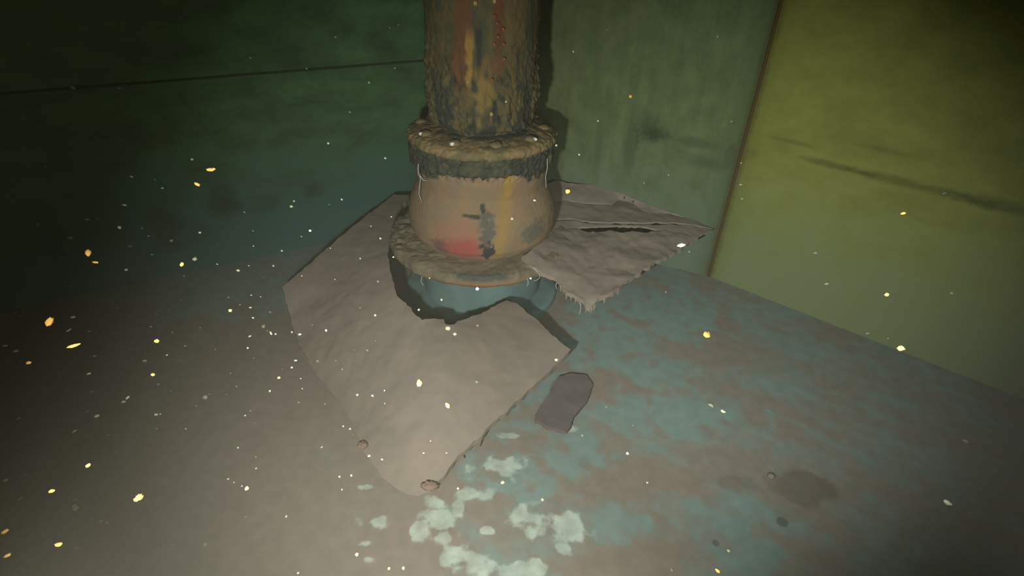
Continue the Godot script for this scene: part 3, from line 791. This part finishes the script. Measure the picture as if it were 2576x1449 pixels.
func build_flecks():
	var mats := [paint(Color(0.950, 0.720, 0.380)), paint(Color(0.750, 0.750, 0.680)), paint(Color(0.600, 0.600, 0.500)), paint(Color(0.420, 0.430, 0.360)), paint(Color(0.340, 0.320, 0.250))]
	var shapes := []
	for i in 6:
		shapes.append(lump(Vector3.ONE, 70.0 + 7 * i, 0.45, 8))
	var rng := RandomNumberGenerator.new()
	rng.seed = 99
	var cam_basis: Basis = get_node("camera").transform.basis
	var bright: Array = [
	[-520, 683, -335, 4.2, 1.9, 30, "elongated orange fleck at the far left edge, near the bottom corner"],
	[-484, 698, -301, 3.4, 1.6, 28, "elongated dull orange fleck lowest at the left edge, in the bottom corner"],
	[-531, 807, -458, 2.7, 1.6, 15, "small tan orange fleck among dull specks at the left edge, mid height"],
	[-464, 880, -440, 5.2, 2.9, 62, "large orange double-lobed fleck near the left edge, mid height"],
	[-438, 757, -333, 2.9, 1.6, 20, "tan orange slanted fleck above a pair of overlapping dull flecks at lower left"],
	[-443, 698, -314, 3.7, 2.2, 12, "rounded orange fleck near the bottom left, beside a grey oval fleck"],
	[-412, 883, -401, 6.3, 1.5, 16, "long bent orange worm-like fleck below the double-lobed fleck at left"],
	[-492, 895, -551, 3.9, 2.8, 85, "upright oval orange fleck low in front of the dark left wall"],
	[-399, 784, -343, 2.5, 1.5, 35, "small slanted yellow fleck left of and above the largest yellow fleck"],
	[-492, 880, -555, 3.6, 1.3, -5, "thin pointed orange fleck just below the upright oval fleck at left"],
	[-415, 672, -388, 5.9, 3.3, 38, "largest bright yellow slanted oval fleck over the lower left silt"],
	[-388, 806, -447, 2.1, 1.4, 6, "small tan fleck over the left silt, beneath the small triangular fleck"],
	[-411, 810, -499, 2.6, 2.1, 7, "small triangular pale orange fleck over the dark left silt"],
	[-391, 880, -557, 2.8, 1.9, 60, "lumpy tan fleck beside a round pale one, at the foot of the left wall"],
	[-356, 974, -577, 3.6, 1.8, -25, "pointed orange fleck before the left wall, lower of the two bright ones there"],
	[-299, 1018, -514, 4.3, 1.7, 5, "brightest curved orange fleck before the left wall, upper of the two bright ones there"],
	[-289, 887, -460, 1.8, 1.4, 7, "small bright fleck left of the sloping sheet's left corner"],
	[-282, 704, -382, 2.5, 1.8, 40, "triangular yellow fleck over the brown floor left of the sheet's front tip"],
	[-250, 808, -447, 1.4, 1.3, 2, "small bright fleck beside the left lower edge of the sloping sheet"],
	[-141, 714, -305, 1.7, 1.5, 80, "round cream fleck over the bottom floor left of the pale paint patches"],
	[-130, 605, -354, 1.6, 1.4, 70, "small cream fleck at the bottom edge, left of the pale paint patches"],
	[-103, 782, -474, 3.9, 3.0, 80, "large upright cream fleck over the middle of the sloping sheet"],
	[-58, 837, -386, 2.7, 2.1, -60, "cream fleck over the sloping sheet, below and right of the larger upright one"],
	[52, 1008, -515, 2.6, 2.2, 60, "bright yellow fleck just right of the bulb-shaped fitting"],
	[126, 1069, -645, 2.0, 1.8, 4, "small yellow fleck before the back wall, right of the pipe's upper flange"],
	[202, 881, -455, 3.7, 2.9, -15, "bright orange fleck over the green floor below the right ledge"],
	[253, 601, -367, 3.3, 1.9, -40, "slanted orange fleck at the bottom edge over the right floor"],
	[351, 948, -439, 2.2, 1.7, -10, "small pale orange fleck before the lower right wall, above a brighter one"],
	[371, 902, -417, 3.4, 2.3, -10, "bright orange fleck where the right wall meets the floor"],
	[441, 966, -583, 2.9, 1.6, 8, "flat orange fleck before the right wall, highest of those there"]
]
	for e in bright:
		var o := put("bright_fleck", shapes[rng.randi() % 6], mats[0])
		settle(o, e, cam_basis, rng)
		tag(o, e[6], "fleck", "bright flecks near the lens")
	var tone := ["", "crisp white", "pale", "dull grey", "faint brownish"]
	var where := {
		"left": "drifting in front of the dark green left wall", "silt": "drifting in the murky water over the lower left silt", "plate": "drifting above the sloping silt-covered sheet",
		"pipe": "drifting in front of the riser pipe", "wall": "drifting in front of the olive walls at right", "floor": "drifting above the green floor at right",
	}
	var near := {"left": "left wall", "silt": "left silt", "plate": "sloping sheet", "pipe": "riser pipe", "wall": "right walls", "floor": "right floor"}
	var kinds := {
	"left": [[-565, 867, -922, 2.5, 2.0, 7, 2], [-738, 799, -996, 3.4, 1.8, -10, 2], [-717, 780, -1028, 1.9, 1.3, 10, 3], [-631, 813, -917, 2.7, 1.3, -10, 2], [-1012, 762, -1122, 4.3, 2.9, 11, 4], [-693, 789, -893, 4.1, 1.7, -8, 2], [-840, 716, -972, 4.7, 2.4, -5, 3], [-775, 744, -921, 2.1, 0.7, 14, 3], [-961, 692, -990, 3.6, 2.1, 10, 3], [-638, 798, -793, 2.9, 2.3, -30, 2], [-718, 714, -947, 2.2, 1.1, 13, 3], [-851, 698, -928, 5.2, 2.8, -5, 3], [-555, 754, -865, 2.4, 2.0, -4, 2], [-730, 683, -972, 2.9, 1.4, 4, 3], [-724, 644, -1025, 3.7, 2.9, 14, 3], [-810, 633, -1015, 4.1, 2.4, 8, 4], [-571, 707, -852, 4.0, 3.5, 13, 2], [-750, 630, -989, 2.8, 1.7, -3, 3], [-1021, 695, -1092, 2.6, 1.7, 4, 4], [-901, 761, -1018, 4.0, 1.6, -20, 4], [-714, 671, -864, 3.3, 2.1, 0, 2], [-653, 622, -925, 1.6, 1.3, 6, 3], [-1050, 573, -1003, 2.8, 1.6, 6, 4], [-246, 853, -998, 1.5, 1.5, 2, 2], [-412, 782, -948, 1.9, 1.8, -2, 2], [-409, 782, -925, 2.9, 2.2, -2, 2], [-520, 747, -965, 2.0, 1.5, -20, 3], [-299, 820, -881, 1.8, 1.7, -4, 2], [-378, 737, -1033, 1.5, 1.1, 1, 3], [-538, 681, -1013, 2.2, 1.2, -15, 3], [-303, 837, -732, 2.0, 1.7, 7, 1], [-411, 708, -947, 2.0, 1.7, -5, 3], [-505, 688, -938, 1.6, 1.4, 9, 2], [-420, 718, -873, 1.9, 1.6, 2, 2], [-247, 783, -856, 1.2, 1.1, 1, 2], [-227, 768, -925, 1.5, 1.3, 11, 2], [-350, 697, -925, 1.4, 1.1, 5, 2], [-216, 717, -866, 1.9, 1.5, 1, 2], [-300, 668, -939, 1.7, 1.6, 5, 2], [-542, 689, -866, 1.9, 1.3, -15, 2], [-492, 679, -880, 1.8, 1.0, 9, 2], [-469, 652, -926, 2.2, 2.0, -4, 2], [-466, 721, -797, 2.7, 2.2, -10, 2], [-355, 720, -788, 1.1, 0.9, 15, 2], [-534, 575, -1002, 1.6, 1.2, -5, 4], [-839, 945, -1065, 6.0, 3.0, -30, 3], [-768, 940, -1090, 3.1, 1.9, 2, 3], [-548, 982, -1192, 2.8, 2.0, -3, 3], [-362, 1031, -1171, 2.3, 1.9, 0, 3], [-275, 975, -1054, 1.8, 1.5, -40, 2], [-229, 998, -1071, 1.8, 1.5, 11, 3], [-340, 898, -1129, 2.4, 2.0, 12, 3], [-336, 890, -963, 2.1, 2.1, 2, 2], [-252, 842, -1027, 1.9, 1.9, 11, 2], [-407, 983, -1112, 1.9, 1.5, 10, 3], [-273, 1037, -1258, 1.7, 1.7, 9, 3], [-221, 784, -812, 1.7, 1.7, 6, 2]],
	"silt": [[-978, 527, -1014, 4.4, 2.1, -5, 4], [-803, 548, -910, 2.5, 1.6, -1, 4], [-732, 508, -1000, 2.0, 1.6, 1, 4], [-989, 549, -880, 4.0, 1.9, 13, 4], [-1004, 528, -899, 4.9, 2.0, 10, 4], [-760, 634, -764, 4.6, 2.1, 10, 2], [-751, 627, -736, 5.2, 1.6, 32, 2], [-905, 468, -930, 3.3, 2.4, 20, 3], [-750, 511, -938, 2.4, 1.0, -2, 4], [-684, 566, -830, 2.4, 1.2, 11, 3], [-963, 472, -907, 3.7, 1.5, -2, 4], [-976, 516, -818, 5.7, 2.0, 8, 2], [-886, 560, -754, 5.2, 2.4, 10, 2], [-1002, 466, -875, 5.0, 2.5, 8, 4], [-599, 558, -787, 2.2, 1.3, -2, 3], [-576, 604, -708, 1.9, 1.3, 20, 2], [-764, 539, -772, 3.4, 1.6, -5, 3], [-698, 507, -799, 4.6, 2.5, 12, 3], [-732, 391, -933, 2.3, 2.1, -1, 4], [-965, 478, -818, 3.5, 1.9, -1, 4], [-970, 490, -802, 3.9, 1.7, 15, 4], [-1034, 390, -908, 3.5, 2.1, 12, 4], [-998, 446, -835, 3.6, 2.4, 1, 4], [-1061, 368, -902, 3.5, 2.1, 14, 4], [-679, 599, -662, 3.9, 1.9, 15, 2], [-656, 544, -842, 2.3, 1.7, 9, 4], [-637, 545, -665, 4.3, 1.7, 40, 2], [-749, 426, -769, 4.4, 2.7, 10, 2], [-804, 449, -771, 4.2, 2.5, 20, 4], [-866, 362, -800, 4.3, 1.8, 22, 3], [-698, 507, -657, 4.4, 2.6, 15, 2], [-961, 386, -753, 6.1, 3.2, 18, 3], [-1008, 344, -827, 4.1, 1.2, 15, 4], [-766, 453, -669, 4.4, 1.6, 30, 2], [-620, 485, -685, 3.3, 2.0, 5, 2], [-605, 495, -677, 1.5, 1.1, 30, 2], [-636, 442, -691, 2.0, 1.0, 30, 3], [-526, 520, -624, 1.2, 0.9, -1, 2], [-752, 378, -869, 2.9, 1.9, 20, 3], [-675, 426, -803, 2.2, 1.6, 14, 4], [-627, 397, -792, 2.4, 1.0, 25, 3], [-945, 344, -699, 6.0, 3.4, 22, 4], [-895, 344, -689, 4.6, 2.9, 25, 4], [-762, 344, -715, 3.9, 1.7, 20, 4], [-770, 378, -727, 3.4, 1.7, 9, 4], [-874, 365, -639, 4.1, 1.7, 25, 3], [-826, 434, -577, 4.6, 2.4, 20, 2], [-812, 344, -661, 3.9, 1.9, 25, 4], [-964, 344, -743, 4.0, 1.6, 20, 4], [-993, 344, -726, 2.4, 1.1, 14, 3], [-864, 344, -605, 5.4, 1.6, 32, 2], [-849, 344, -618, 3.3, 1.3, 25, 4], [-767, 344, -608, 3.3, 1.6, 13, 3], [-761, 344, -595, 4.0, 2.7, 25, 2], [-755, 344, -590, 5.5, 3.1, 28, 2], [-696, 344, -567, 4.2, 2.2, 30, 3], [-684, 344, -565, 3.0, 1.8, 35, 3], [-740, 344, -549, 4.8, 2.0, 35, 4], [-779, 344, -533, 3.0, 1.3, 1, 4], [-706, 344, -518, 5.3, 2.7, 25, 3], [-553, 344, -529, 2.4, 1.1, 30, 4], [-791, 344, -512, 4.0, 2.0, 30, 4], [-464, 660, -812, 1.4, 1.3, 20, 2], [-455, 648, -825, 1.2, 1.0, -5, 2], [-559, 593, -897, 2.1, 1.4, -25, 3], [-558, 555, -926, 2.1, 1.5, 11, 3], [-455, 654, -783, 2.4, 1.4, 2, 2], [-499, 539, -926, 3.7, 3.0, -5, 4], [-439, 653, -755, 2.2, 1.4, -4, 2], [-531, 487, -944, 4.0, 4.3, -1, 3], [-468, 558, -840, 1.5, 1.2, 14, 3], [-418, 617, -760, 3.5, 1.7, -60, 2], [-423, 596, -784, 1.9, 1.7, -1, 2], [-465, 597, -774, 3.0, 1.7, 20, 2], [-444, 613, -723, 1.9, 1.8, 2, 2], [-573, 517, -828, 1.9, 1.6, 5, 4], [-542, 479, -803, 1.6, 1.3, -3, 3], [-591, 566, -832, 1.5, 0.9, 2, 3], [-510, 487, -840, 1.1, 1.0, 6, 3], [-522, 469, -778, 1.8, 1.4, 1, 3], [-409, 545, -692, 1.9, 1.7, 65, 2], [-586, 443, -772, 5.3, 4.0, 15, 3], [-584, 441, -783, 2.0, 1.1, -1, 3], [-581, 398, -826, 1.2, 1.2, -3, 3], [-481, 451, -734, 1.7, 1.2, 30, 3], [-464, 486, -689, 2.0, 1.3, 6, 2], [-500, 386, -763, 2.4, 1.3, 30, 4], [-459, 464, -636, 1.6, 1.5, 7, 2], [-481, 356, -706, 3.6, 3.4, 12, 4], [-454, 385, -656, 2.0, 1.5, 25, 2], [-518, 344, -662, 2.4, 1.9, 20, 2], [-491, 367, -638, 1.7, 1.2, 30, 2], [-451, 408, -601, 1.7, 1.5, -4, 2], [-453, 344, -585, 2.1, 0.8, 40, 3], [-498, 344, -532, 4.6, 3.4, 35, 4]],
	"pipe": [[-332, 660, -873, 1.1, 1.1, 10, 2], [-246, 671, -854, 2.2, 2.1, 12, 3], [-54, 749, -724, 2.5, 2.5, 14, 1], [-134, 620, -876, 2.3, 2.3, 8, 2], [33, 840, -861, 2.3, 2.0, 4, 2], [-4, 792, -886, 2.5, 2.1, 15, 2], [27, 792, -692, 1.5, 1.5, 12, 1], [76, 871, -1050, 2.3, 2.3, 15, 2], [-23, 950, -1051, 1.8, 1.8, 4, 2], [92, 1044, -1034, 1.7, 1.7, 5, 2], [-265, 1036, -1309, 1.7, 1.7, 8, 3], [-151, 682, -854, 1.4, 1.4, -5, 2]],
	"plate": [[-393, 601, -785, 1.6, 1.9, 10, 2], [-308, 716, -637, 2.1, 1.5, 10, 1], [-250, 759, -594, 1.5, 1.6, 14, 1], [-213, 707, -702, 1.8, 1.6, 14, 1], [-314, 550, -937, 2.0, 1.7, 2, 3], [-292, 720, -575, 2.0, 1.1, 5, 1], [-294, 717, -564, 1.4, 1.1, 11, 1], [-409, 434, -898, 3.3, 3.4, -3, 3], [-410, 521, -911, 1.7, 1.5, 10, 3], [-333, 451, -918, 1.2, 1.2, 11, 3], [-275, 530, -826, 2.5, 2.0, 12, 3], [-314, 516, -785, 2.0, 1.8, -4, 3], [-320, 544, -777, 1.2, 1.2, 14, 3], [-256, 555, -824, 1.1, 1.1, 7, 3], [-272, 476, -932, 1.4, 1.4, 13, 4], [-471, 439, -863, 2.0, 1.5, 13, 4], [-373, 534, -737, 1.3, 1.2, 1, 2], [-394, 472, -775, 1.5, 1.4, -2, 2], [-376, 390, -817, 2.1, 2.1, 9, 3], [-384, 481, -730, 1.5, 1.5, 15, 3], [-207, 681, -553, 1.5, 1.2, -2, 1], [-209, 613, -621, 1.7, 1.7, -4, 1], [-192, 617, -629, 1.4, 0.9, 90, 1], [-239, 441, -774, 1.4, 1.4, 15, 2], [-227, 639, -534, 1.2, 1.0, 80, 1], [-250, 547, -612, 1.5, 1.4, 3, 1], [-312, 348, -776, 2.9, 2.0, 0, 4], [-337, 418, -682, 2.3, 1.0, 40, 2], [-208, 546, -561, 2.0, 1.8, 4, 1], [-170, 608, -505, 1.4, 1.4, 3, 1], [-286, 421, -617, 2.1, 2.1, -4, 2], [-277, 389, -645, 2.3, 2.3, 13, 2], [-384, 344, -685, 1.4, 1.2, 5, 4], [-301, 344, -648, 2.2, 1.9, 80, 2], [-383, 344, -589, 2.4, 2.0, 80, 2], [-161, 344, -503, 3.0, 2.5, 80, 2], [-328, 344, -489, 2.2, 1.7, 35, 2], [-57, 537, -741, 2.9, 2.5, 12, 3], [-116, 596, -819, 5.2, 4.4, -2, 2], [-104, 579, -824, 3.4, 3.0, 10, 2], [-156, 677, -762, 2.0, 2.0, 11, 2], [-64, 575, -858, 2.3, 2.3, -3, 3], [76, 639, -690, 2.6, 2.3, -2, 2], [-4, 422, -616, 3.4, 2.7, 14, 2], [70, 344, -641, 2.9, 2.9, 8, 2], [-107, 431, -668, 1.8, 1.4, 0, 2], [-145, 445, -654, 2.1, 1.7, 8, 2], [-131, 478, -653, 1.4, 1.4, 4, 2], [-76, 461, -572, 2.3, 1.9, 11, 2]],
	"wall": [[249, 836, -729, 5.9, 2.7, 8, 1], [639, 663, -1036, 5.0, 3.4, -2, 3], [576, 692, -867, 4.4, 2.9, 12, 3], [181, 1045, -1277, 2.1, 2.1, 10, 3], [344, 1072, -1061, 2.1, 2.1, 5, 2], [142, 939, -988, 1.8, 1.8, 1, 2], [120, 860, -1034, 2.3, 2.3, 3, 2], [815, 822, -998, 4.5, 1.9, 15, 3], [444, 844, -1063, 2.0, 2.0, 9, 3], [429, 823, -1003, 2.7, 2.3, 1, 3], [411, 822, -939, 2.2, 1.8, 5, 3], [401, 928, -1052, 2.6, 1.5, 20, 3], [276, 855, -958, 1.8, 1.8, 10, 3], [242, 825, -990, 1.5, 1.5, 9, 3], [374, 654, -1038, 2.5, 2.1, 1, 3]],
	"floor": [[858, 649, -918, 3.9, 2.7, 1, 3], [148, 393, -754, 3.5, 3.1, 3, 3], [181, 572, -561, 2.1, 2.1, 15, 1], [246, 425, -624, 2.1, 1.7, 5, 2], [358, 560, -666, 4.3, 2.3, -25, 2], [368, 508, -732, 5.8, 2.9, -35, 3], [740, 440, -593, 7.3, 3.7, -35, 2], [881, 422, -747, 6.1, 3.1, -25, 4], [385, 344, -553, 3.0, 2.4, -35, 2], [280, 344, -516, 3.3, 2.3, -45, 3], [677, 597, -847, 3.4, 1.9, 10, 3], [713, 593, -839, 1.9, 1.5, 2, 3], [294, 647, -889, 2.3, 1.9, 14, 4], [177, 505, -722, 1.8, 1.4, 8, 3], [259, 370, -806, 2.0, 1.6, 7, 3]]
}
	for key in kinds:
		for e in kinds[key]:
			var o := put("fleck", shapes[rng.randi() % 6], mats[e[6]])
			settle(o, e, cam_basis, rng)
			tag(o, "%s fleck %s" % [tone[e[6]], where[key]], "fleck", "%s flecks, %s" % [tone[e[6]], near[key]])


# place in millimetres, half length, half width, tilt
func settle(o: MeshInstance3D, e: Array, b: Basis, rng: RandomNumberGenerator):
	o.position = Vector3(e[0], e[1], e[2]) / 1000.0
	var turn := b * Basis(Vector3(0, 0, 1), deg_to_rad(e[5])) * Basis(Vector3(1, 0, 0), rng.randf() * TAU)
	o.basis = turn.scaled_local(Vector3(maxf(e[3], 0.5), maxf(e[4], 0.5), maxf(e[4], 0.5)) / 1000.0)
